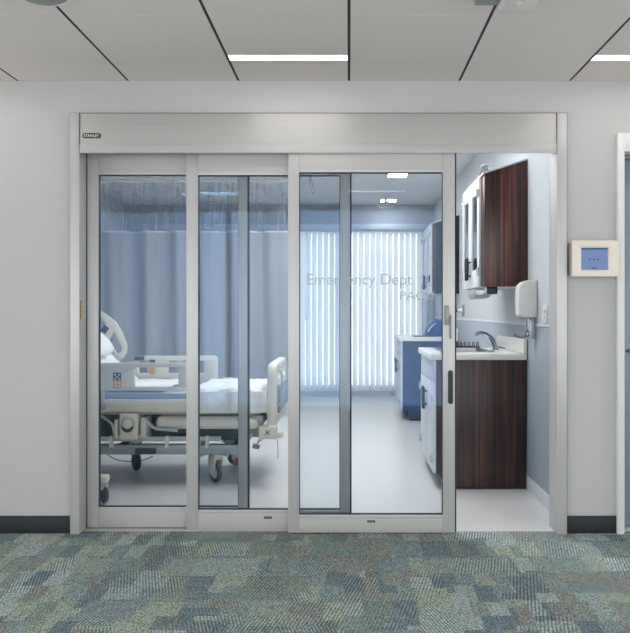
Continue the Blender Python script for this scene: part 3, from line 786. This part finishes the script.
def wall_cabinet(y0, y1, label, wood, zb=1.395, zt_w=2.268, zt_f=2.170, filler=0.0):
    xf, xw = 0.935, RX1-0.001
    r = thing('wall_cabinet', ((xf+xw)/2, (y0+y1)/2, zb), label, 'cabinet', 'sloped top wall cabinets')
    for ya in (y0, y1-0.02):
        e = MB(); e.plate([(xf, zb), (xw, zb), (xw, zt_w), (xf, zt_f)], [], 0.02, 0.001, XZ(0, ya+0.01, 0)); e.build('end_panel', wood, r)
    sl = MB(); sl.plate([(xf-0.012, zt_f), (xw, zt_w), (xw, zt_w+0.012), (xf-0.012, zt_f+0.012)], [], y1-y0+0.004, 0.001, XZ(0, (y0+y1)/2, 0)); sl.build('sloped_top', 'laminate', r)
    MB().box(xf, xw, y0+0.021, y1-0.021, zb, zb+0.02).build('bottom_panel', 'laminate', r)
    MB().box(xw-0.02, xw, y0+0.021, y1-0.021, zb+0.02, zt_w-0.01).build('back_panel', 'laminate', r)
    MB().box(xf+0.02, xw-0.021, y0+0.021, y1-0.021, zb+0.36, zb+0.375).build('shelf', 'laminate', r)
    yd = y0+0.022+filler
    if filler: MB().box(xf-0.001, xf+0.018, y0+0.0205, yd-0.001, zb+0.001, zt_f-0.001, 0.001).build('filler_panel', wood, r)
    ym = (yd+y1)/2
    for j, (a, b_) in enumerate(((yd, ym-0.002), (ym+0.002, y1-0.001))):
        d = MB()
        fw = 0.075
        d.box(xf-0.02, xf-0.001, a, a+fw, zb+0.002, zt_f-0.002, 0.002); d.box(xf-0.02, xf-0.001, b_-fw, b_, zb+0.002, zt_f-0.002, 0.002)
        d.box(xf-0.02, xf-0.001, a+fw, b_-fw, zb+0.002, zb+0.13, 0.002); d.box(xf-0.02, xf-0.001, a+fw, b_-fw, zt_f-0.11, zt_f-0.002, 0.002)
        d = d.build('cabinet_door', 'laminate', r)
        MB().box(xf-0.012, xf-0.008, a+fw-0.005, b_-fw+0.005, zb+0.125, zt_f-0.105).build('glass_pane', 'dark_glass', d)
        yh = a+0.012 if j == 0 else b_-0.012
        hinge(yh, zb+0.11, xf-0.020, d); hinge(yh, zt_f-0.11, xf-0.020, d)
        oval_handle(ym+(-0.035 if j == 0 else 0.035), zb+0.06, zb+0.23, xf-0.020, d)
    return r
wall_cabinet(1.07, 2.00, 'near sloped dark wood wall cabinet above the sink', 'wood_red', filler=0.11)
wall_cabinet(4.45, 5.50, 'farther sloped wall cabinet above the far worktop', 'wood', zb=1.42, zt_w=2.30, zt_f=2.20)
# small bracket-shaped carton standing on the sloped top (leaning on its lower lip)
ld = thing('grey_wedge_box', (0.97, 1.45, 2.18), 'small grey wedge box on top of the near wall cabinet', 'lamp')
p = MB(); p.plate([(0.945, 2.187), (1.015, 2.213), (1.015, 2.265), (0.992, 2.285), (0.975, 2.27)], [], 0.10, 0.004, XZ(0, 1.42, 0)); p.build('housing', 'grey_plastic', ld)
MB().box(0.968, 1.022, 1.36, 1.48, 2.285, 2.292, 0.002).build('cap', 'laminate', ld)
MB().tube([(0.947, 1.36, 2.19), (0.953, 1.36, 2.225), (0.975, 1.36, 2.275)], 0.004, 6).build('arm', 'bed_dark', ld)

# items under the near wall cabinet
gb = thing('glove_rack', (1.03, 1.72, 1.35), 'clear wire rack under the near wall cabinet', 'rack')
p = MB()
p.box(0.945, 1.095, 1.52, 1.94, 1.350, 1.353); p.box(0.945, 0.950, 1.52, 1.94, 1.353, 1.3955); p.box(1.09, 1.095, 1.52, 1.94, 1.353, 1.3955)
p.build('tray', 'clear', gb)
for j in range(5):
    y = 1.56+j*0.085
    MB().tube([(0.95, y, 1.392), (0.952, y, 1.345), (0.975, y, 1.322), (1.0, y, 1.345), (1.03, y, 1.325), (1.06, y, 1.345), (1.08, y, 1.392)], 0.005, 6).build('wire', 'white_plastic', gb)
cl = thing('cabinet_clamp', (1.0, 1.14, 1.35), 'black clamp under the near corner of the wall cabinet', 'clamp')
MB().box(0.960, 1.03, 1.10, 1.16, 1.345, 1.3955, 0.006).build('body', 'black', cl)
MB().box(0.942, 0.958, 1.11, 1.15, 1.350, 1.393, 0.003).build('jaw', 'hinge', cl)

# soap dispenser, outlet plate, gas outlet on the right wall
so = thing('soap_dispenser', (1.165, 0.85, 1.2), 'white rounded dispenser on the right wall beside the worktop', 'dispenser')
p = MB()
xl, xr_ = 1.110, RX1-0.001
pr = [(xr_, 1.185), (1.135, 1.185), (1.112, 1.20), (1.108, 1.24), (1.108, 1.36), (1.116, 1.395), (1.140, 1.418), (1.175, 1.428), (xr_, 1.432)]
p.plate(pr, [], 0.12, 0.010, XZ(0, 0.85, 0)); p.build('cover', 'white_plastic', so)
MB().box(1.128, 1.20, 0.80, 0.90, 1.174, 1.187, 0.003).build('nozzle_base', 'grey_plastic', so)
MB().cyl((1.185, 0.85, 1.176), (1.185, 0.85, 1.10), 0.016, 0.013, 16).cyl((1.185, 0.85, 1.10), (1.178, 0.85, 1.06), 0.018, 0.020, 16, 0.004).build('nozzle', 'chrome', so)
MB().tube([(1.178, 0.85, 1.068), (1.15, 0.85, 1.055), (1.11, 0.85, 1.062), (1.09, 0.85, 1.075)], lambda t: 0.009-0.004*t, 8).build('push_lever', 'chrome', so)
MB().box(1.188, RX1-0.002, 0.83, 0.87, 1.04, 1.18, 0.004).build('back_plate', 'hinge', so)
sw = thing('switch_plate', (RX1, 0.57, 1.2), 'white switch plate on the right wall nearest the doors', 'switch')
MB().box(RX1-0.010, RX1, 0.515, 0.625, 1.15, 1.262, 0.003).build('plate', 'white_plastic', sw)
for z in (1.178, 1.212): MB().box(RX1-0.017, RX1-0.009, 0.545, 0.595, z, z+0.024, 0.003).build('rocker', 'laminate', sw)
go = thing('wall_outlet', (RX1, 4.1, 1.22), 'white wall outlet with black knob beyond the near cabinet', 'outlet')
MB().box(RX1-0.02, RX1-0.001, 4.04, 4.16, 1.17, 1.29, 0.004).build('plate', 'grey_plastic', go)
MB().cyl((RX1-0.02, 4.1, 1.232), (RX1-0.07, 4.1, 1.232), 0.03, 0.012).build('stem', 'white_plastic', go)
MB().cyl((RX1-0.07, 4.1, 1.232), (RX1-0.10, 4.1, 1.232), 0.015, 0.015, bev=0.003).build('knob', 'black', go)

# ------------------------------------------------------------------ hospital bed
YN, YF, YC = 1.12, 2.05, 1.60
bed = thing('hospital_bed', (-1.5, YC, 0), 'white adjustable hospital bed with raised head section and side rails', 'bed')
# base frame
p = MB()
for y in (1.22, 1.98):
    p.box(-2.35, -0.72, y-0.03, y+0.03, 0.215, 0.285, 0.006)
for x in (-2.30, -1.62, -0.80): p.box(x-0.035, x+0.035, 1.20, 2.0, 0.225, 0.275, 0.005)
p.build('base_frame', 'bed_metal', bed)
MB().box(-2.35, -0.90, 1.17, 1.195, 0.312, 0.345, 0.004).box(-2.35, -0.90, 2.01, 2.035, 0.312, 0.345, 0.004).build('lower_rail', 'bed_grey', bed)
p = MB()
for x in (-2.0, -1.67, -1.28, -1.0): p.box(x-0.010, x+0.014, 1.155, 1.20, 0.27, 0.350, 0.004)
p.build('rail_bracket', 'bed_white', bed)
MB().box(-2.3, -0.75, 1.30, 1.90, 0.30, 0.42, 0.01).build('mechanism_housing', 'bed_dark', bed)
for x in (-2.05, -1.05):
    MB().tube([(x, 1.40, 0.26), (x-0.12, 1.40, 0.50)], 0.028, 12).tube([(x, 1.80, 0.26), (x-0.12, 1.80, 0.50)], 0.028, 12).build('lift_arm', 'bed_metal', bed)
# deck
MB().box(-1.76, -0.62, 1.17, 2.0, 0.50, 0.535, 0.008).build('deck', 'bed_grey', bed)
MB().box(-2.42, -1.085, 1.135, 1.158, 0.520, 0.600, 0.008).box(-2.42, -1.085, 2.012, 2.035, 0.520, 0.600, 0.008).build('deck_side_panel', 'bed_white', bed)
MB().box(-2.42, -1.085, 1.125, 1.150, 0.601, 0.610, 0.003).build('bumper_strip', 'sheet', bed)
MB().box(-1.36, -0.62, 1.150, 1.32, 0.395, 0.490, 0.045, 4).box(-1.36, -0.62, 1.86, 2.02, 0.395, 0.490, 0.045, 4).build('foot_deck_bolster', 'bed_white', bed)
p = MB(); p.plate([(-1.76, 0.50), (-1.72, 0.52), (-2.32, 1.05), (-2.36, 1.03)], [], 0.82, 0.004, XZ(0, 1.585, 0)); p.build('backrest_section', 'bed_grey', bed)
# mattress (profile bent at the hinge)
p = MB()
p.plate([(-0.60, 0.537), (-0.585, 0.56), (-0.585, 0.625), (-0.61, 0.645), (-1.70, 0.655), (-2.22, 1.135), (-2.29, 1.13), (-2.34, 1.075), (-1.765, 0.545), (-1.70, 0.537)], [], 0.84, 0.012, XZ(0, 1.585, 0))
p.build('mattress', 'mattress', bed)
# control module with dial
cm = MB().box(-1.592, -1.468, 1.10, 1.30, 0.335, 0.515, 0.010).box(-1.635, -1.610, 1.13, 1.30, 0.345, 0.47, 0.004).box(-1.452, -1.418, 1.13, 1.30, 0.345, 0.48, 0.004).box(-1.64, -1.415, 1.14, 1.30, 0.338, 0.356, 0.004).build('drive_unit', 'bed_white', bed)
MB().torus((-1.532, 1.098, 0.44), (0, 1, 0), 0.043, 0.010).build('dial_ring', 'bed_grey', cm)
MB().cyl((-1.532, 1.101, 0.445), (-1.532, 1.080, 0.445), 0.036, 0.032, 28, 0.004).build('dial', 'bed_white', cm)
MB().plate([(0.042*math.cos(R(a)), 0.042*math.sin(R(a))) for a in range(180, 361, 15)], [], 0.006, 0.001, XZ(-1.532, 1.090, 0.428)).build('dial_slot', 'bed_dark', cm)
p = MB()
p.tube([(-1.42, 1.14, 0.46), (-1.36, 1.15, 0.41), (-1.30, 1.15, 0.40), (-1.20, 1.16, 0.39)], 0.012, 8)
p.tube([(-1.75, 1.16, 0.50), (-1.66, 1.15, 0.44), (-1.64, 1.15, 0.36)], 0.010, 8)
p.build('hose', 'bed_grey', bed)
p = MB()
p.tube([(-1.70, 1.19, 0.215), (-1.62, 1.19, 0.175), (-1.48, 1.19, 0.170), (-1.38, 1.19, 0.205)], 0.004, 6)
p.build('cable', 'bed_dark', bed)
MB().box(-1.50, -1.36, 1.16, 1.19, 0.222, 0.262, 0.004).build('connector_block', 'bed_dark', bed)
# casters
def caster(x, y, rot, red):
    c = bpy.data.objects.new('caster', None); COL.objects.link(c); c.parent = bed
    c.location = Vector((x, y, 0))-bed.location
    mt = Matrix.Rotation(rot, 4, 'Z')
    b = MB()
    b.plate([(-0.035, 0.205), (0.035, 0.205), (0.05, 0.17), (0.032, 0.075), (0.0, 0.055), (-0.03, 0.075), (-0.045, 0.17)], [], 0.010, 0.003, Matrix.Translation((0, -0.030, 0)) @ Matrix.Rotation(PI/2, 4, 'X'))
    b.plate([(-0.035, 0.205), (0.035, 0.205), (0.05, 0.17), (0.032, 0.075), (0.0, 0.055), (-0.03, 0.075), (-0.045, 0.17)], [], 0.010, 0.003, Matrix.Translation((0, 0.030, 0)) @ Matrix.Rotation(PI/2, 4, 'X'))
    b.box(-0.045, 0.045, -0.035, 0.035, 0.165, 0.215, 0.012)
    b.cyl((0, 0, 0.20), (0, 0, 0.245), 0.022)
    b.move(mt)
    o = b.build('fork', 'bed_white', c, origin=(0, 0, 0))
    w_ = MB(); w_.torus((0, 0, 0.071), (0, 1, 0), 0.054, 0.0175); w_.move(mt); w_.build('tyre', 'tire', c, origin=(0, 0, 0))
    w_ = MB(); w_.cyl((0, -0.012, 0.071), (0, 0.012, 0.071), 0.050, bev=0.004); w_.cyl((0, -0.034, 0.071), (0, 0.034, 0.071), 0.010); w_.move(mt); w_.build('wheel', 'wheel', c, origin=(0, 0, 0))
    MB().tube([(-0.11, -0.02, 0.190), (-0.05, -0.035, 0.212), (0.02, -0.035, 0.212), (0.10, -0.03, 0.195)], 0.009, 8).build('brake_bar', 'bed_white', c, origin=(0, 0, 0))
    MB().box(0.10, 0.155, -0.055, 0.0, 0.165, 0.200, 0.008, mat=Matrix.Rotation(R(12), 4, 'Y')).build('brake_pedal', 'red' if red else 'bed_grey', c, origin=(0, 0, 0))
    return c
caster(-0.955, 1.285, R(-50), True)
caster(-0.90, 1.93, R(20), False)
caster(-2.25, 1.30, R(-60), False)
caster(-2.25, 1.93, R(10), False)
MB().box(-0.93, -0.79, 1.50, 1.75, 0.16, 0.30, 0.02, 3).build('base_cover', 'bed_white', bed)
cw = MB().box(-1.67, -1.60, 1.66, 1.74, 0.12, 0.24, 0.01).build('steering_fork', 'bed_dark', bed)
b = MB(); b.torus((0, 0, 0), (0, 1, 0), 0.052, 0.02); b.cyl((0, -0.016, 0), (0, 0.016, 0), 0.045)
b.move(Matrix.Translation((-1.635, 1.70, 0.073)) @ Matrix.Rotation(R(-55), 4, 'Z')); b.build('steering_wheel', 'tire', cw)
# side rails
def side_rail(y, near):
    p = MB()
    if near:
        p.plate(rrect(-1.735, -1.068, 0.672, 0.868, 0.025), [rrect(-1.488, -1.185, 0.702, 0.835, 0.012)], 0.028, 0.006, XZ(0, y, 0))
    else:
        p.plate(rrect(-1.745, -1.066, 0.565, 0.862, 0.035), [rrect(-1.707, -1.628, 0.722, 0.822, 0.01), rrect(-1.470, -1.175, 0.722, 0.822, 0.01)], 0.028, 0.006, XZ(0, y, 0))
    o = p.build('side_rail', 'bed_white', bed)
    for x in (-1.715, -1.10):
        MB().box(x-0.015, x+0.015, y-0.012, y+0.012, 0.54, 0.69 if near else 0.60, 0.005).build('rail_post', 'bed_grey', o)
    if near:
        yy = y-0.0155
        lb = MB().box(-1.635, -1.578, yy-0.001, yy+0.002, 0.690, 0.800, 0.0008).build('control_label', 'orange', o)
        MB().box(-1.635, -1.578, yy-0.0025, yy-0.001, 0.748, 0.800).build('label_upper', 'navy', lb)
        m = MB()
        for dx, dz in ((-1.622, 0.785), (-1.592, 0.785), (-1.607, 0.770), (-1.62, 0.757), (-1.593, 0.757)): m.box(dx-0.006, dx+0.006, yy-0.0035, yy-0.0025, dz-0.004, dz+0.004)
        m.build('label_marks', 'sheet', lb)
        m = MB()
        for dx, dz in ((-1.617, 0.73), (-1.595, 0.73), (-1.617, 0.708), (-1.595, 0.708)): m.cyl((dx, yy-0.001, dz), (dx, yy-0.002, dz), 0.006, n=12)
        m.build('label_keys', 'bed_white', lb)
    else:
        yy = y-0.0155
        lb = MB().box(-1.62, -1.572, yy-0.001, yy+0.002, 0.715, 0.832, 0.0008).build('control_label', 'orange', o)
        MB().box(-1.62, -1.572, yy-0.0025, yy-0.001, 0.78, 0.832).build('label_upper', 'navy', lb)
    return o
side_rail(YN, True); side_rail(YF, False)
MB().cyl((-1.70, 2.03, 0.83), (-1.70, 2.028, 0.86), 0.04).build('rail_speaker', 'navy', bed)
HR = [(-2.028, 1.232), (-1.963, 1.194), (-1.894, 1.137), (-1.846, 1.056), (-1.805, 0.954), (-1.803, 0.92), (-1.808, 0.885), (-1.841, 0.840), (-1.885, 0.810), (-1.93, 0.800), (-1.98, 0.83), (-2.06, 0.91), (-2.27, 1.14), (-2.30, 1.20), (-2.29, 1.26), (-2.25, 1.30), (-2.18, 1.305), (-2.10, 1.275)]
HH = [[(-1.906, 1.064), (-1.841, 0.917), (-1.852, 0.893), (-1.886, 0.877), (-1.948, 0.985), (-1.940, 1.01)],
      [(-2.035, 1.185), (-1.985, 1.135), (-1.975, 1.105), (-2.075, 1.02), (-2.11, 1.03), (-2.17, 1.10), (-2.16, 1.13)]]
for y in (YN, YF):
    p = MB(); p.plate(HR, HH, 0.028, 0.006, XZ(0, y, 0)); o = p.build('head_rail', 'bed_white', bed)
    lm = Matrix.Translation((-1.995, y-0.016, 1.055)) @ Matrix.Rotation(R(32), 4, 'Y')
    lb = MB().box(-0.025, 0.025, -0.001, 0.002, -0.055, 0.0, mat=lm).build('control_label', 'orange', o)
    MB().box(-0.025, 0.025, -0.001, 0.002, 0.0, 0.055, mat=lm).build('label_upper', 'navy', lb)
    MB().box(-2.12, -2.06, y-0.01+(0.03 if y < 1.5 else -0.03), y+0.01+(0.03 if y < 1.5 else -0.03), 0.80, 0.95, 0.004).build('rail_post', 'bed_grey', o)
# head and foot boards
p = MB(); p.plate(rrect(1.16, 2.02, 0.56, 1.02, 0.06), [rrect(1.35, 1.83, 0.88, 0.96, 0.03)], 0.05, 0.008, Matrix.Translation((-2.47, 0, 0)) @ Matrix.Rotation(PI/2, 4, 'Z') @ Matrix.Rotation(PI/2, 4, 'X')); p.build('headboard', 'bed_white', bed)
p = MB()
p.plate([(1.15, 0.42), (2.04, 0.42), (2.04, 0.78), (2.02, 0.83), (1.97, 0.856), (1.22, 0.856), (1.17, 0.83), (1.15, 0.78)], [rrect(1.30, 1.50, 0.74, 0.815, 0.02), rrect(1.69, 1.89, 0.74, 0.815, 0.02)], 0.066, 0.014, Matrix.Translation((-0.540, 0, 0)) @ Matrix.Rotation(PI/2, 4, 'Z') @ Matrix.Rotation(PI/2, 4, 'X'))
fb = p.build('footboard', 'bed_white', bed)
p = MB()
p.box(-0.507, -0.490, 1.25, 1.94, 0.50, 0.70, 0.006); p.build('footboard_panel', 'mattress', fb)
p = MB().tube([(-0.505, 1.20, 0.80), (-0.475, 1.20, 0.79), (-0.472, 1.20, 0.60), (-0.505, 1.20, 0.56)], 0.008, 8); p.build('footboard_grip', 'bed_grey', fb)
fx = MB().box(-0.625, -0.50, 1.11, 1.20, 0.335, 0.425, 0.008).box(-0.52, -0.455, 1.12, 1.18, 0.34, 0.39, 0.02, 3).build('foot_control_box', 'bed_white', bed)
p = MB()
for a in (45, -45): p.box(-0.022, 0.022, -0.001, 0.001, -0.003, 0.003, mat=Matrix.Translation((-0.565, 1.109, 0.383)) @ Matrix.Rotation(R(a), 4, 'Y'))
p.build('cross_mark', 'bed_dark', fx)
p = MB()
p.tube([(-0.62, 1.13, 0.35), (-0.635, 1.12, 0.31), (-0.62, 1.12, 0.325), (-0.60, 1.12, 0.335)], 0.005, 6)
p.tube([(-0.50, 1.13, 0.335), (-0.495, 1.13, 0.25), (-0.498, 1.13, 0.20)], 0.0035, 6)
p.build('hanging_cable', 'bed_grey', fx)
MB().box(-0.70, -0.60, 1.16, 1.98, 0.42, 0.50, 0.015).build('foot_crossbar', 'bed_metal', bed)
ph = MB().cyl((-0.99, 2.06, 0.53), (-0.99, 2.06, 0.66), 0.016).build('push_handle', 'bed_white', bed)
MB().box(-1.035, -0.945, 2.045, 2.075, 0.645, 0.685, 0.008).build('handle_grip', 'bed_white', ph)

# white linen on the bed
def linen(u, v):
    x = -1.10+min(u, 0.88)*0.596; dz = max(0, u-0.88)*1.0
    s_ = v*(0.16+0.86+0.16)
    if s_ < 0.16: y, z = 1.148-0.006*math.sin(x*30), 0.515+s_*0.94
    elif s_ < 1.02: y, z = 1.148+(s_-0.16), 0.668
    else: y, z = 2.010, 0.668-(s_-1.02)*0.94
    nzv = noise.noise(Vector((x*9, y*7, z*9)))+0.5*noise.noise(Vector((x*22, y*14, z*20)))
    if s_ < 0.16: y -= 0.012*abs(nzv)
    elif s_ >= 1.02: y += 0.008*abs(nzv)
    else: z += 0.010+0.016*nzv
    return Vector((x+dz*0.06, y, max(z-dz, 0.515-dz*0.2)))
sh = MB().grid(linen, 60, 90).solidify(0.002).build('bed_sheet', 'sheet')
tag(sh, 'rumpled white sheet over the foot end of the bed', 'bed sheet')
def linen2(u, v):
    # sheet over the raised head half, following the bend of the mattress
    y = 1.19+v*0.80; t_ = u*1.05
    if t_ < 0.42: x, z, nx, nzn = -1.29-t_, 0.660, 0.0, 1.0
    else:
        q = t_-0.42; x, z, nx, nzn = -1.71-q*0.735, 0.662+q*0.678, 0.678, 0.735
    d = 0.010+0.012*(noise.noise(Vector((t_*8, y*6, 3)))+0.5*noise.noise(Vector((t_*19, y*14, 7)))+0.8)
    return Vector((x+nx*d, y, z+nzn*d))
sh = MB().grid(linen2, 60, 50).solidify(0.002).build('bed_sheet', 'sheet')
tag(sh, 'white sheet over the raised head half of the bed', 'bed sheet')
def pil(u, v):
    a = 2*PI*u; b_ = PI*(v-0.5)
    sg = lambda c, e: math.copysign(abs(c)**e, c)
    return Vector((0.19*sg(math.cos(a), 0.55)*sg(math.cos(b_), 0.6), 0.30*sg(math.sin(a), 0.55)*sg(math.cos(b_), 0.6), 0.06*sg(math.sin(b_), 0.9)))
p = MB().grid(pil, 40, 20)
bmesh.ops.remove_doubles(p.bm, verts=p.bm.verts, dist=1e-4)
p.move(Matrix.Translation((-1.985, 1.62, 1.025)) @ Matrix.Rotation(R(42.7), 4, 'Y'))
tag(p.build('pillow', 'sheet', angle=80), 'white pillow on the raised head of the bed', 'pillow')

# ------------------------------------------------------------------ rolling stand at the left edge
rs = thing('rolling_stand', (-1.895, 0.68, 0), 'white wheeled equipment stand at the left edge by the bed', 'stand')
p = MB().cyl((-1.895, 0.68, 0.13), (-1.895, 0.68, 0.185), 0.07, bev=0.01)
for a in range(4):
    p.box(0.0, 0.36, -0.035, 0.035, 0.135, 0.180, 0.014, 3, mat=Matrix.Translation((-1.895, 0.68, 0)) @ Matrix.Rotation(R(a*90), 4, 'Z'))
p.build('base', 'bed_white', rs)
MB().cyl((-1.895, 0.68, 0.18), (-1.895, 0.68, 1.45), 0.018).build('pole', 'steel', rs)
MB().box(-2.05, -1.81, 0.60, 0.76, 1.0, 1.10, 0.015).build('basket', 'bed_white', rs)
for a in range(4):
    cx, cy = -1.895+0.33*math.cos(R(a*90)), 0.68+0.33*math.sin(R(a*90))
    o = MB().box(cx-0.022, cx+0.022, cy-0.022, cy+0.022, 0.085, 0.140, 0.006).build('caster', 'bed_grey', rs)
    w_ = MB().torus((0, 0, 0), (0, 1, 0), 0.042, 0.014).cyl((0, -0.012, 0), (0, 0.012, 0), 0.036)
    w_.move(Matrix.Translation((cx, cy, 0.056)) @ Matrix.Rotation(R(-50), 4, 'Z')); w_.build('wheel', 'tire', o)

# ------------------------------------------------------------------ world: overcast daylight outside the far window
wd = bpy.data.worlds.new('daylight'); sc.world = wd; wd.use_nodes = True
bg = wd.node_tree.nodes['Background']
bg.inputs[0].default_value = (0.985, 0.985, 0.99, 1); bg.inputs[1].default_value = 1.5
sc.view_settings.exposure = 1.0
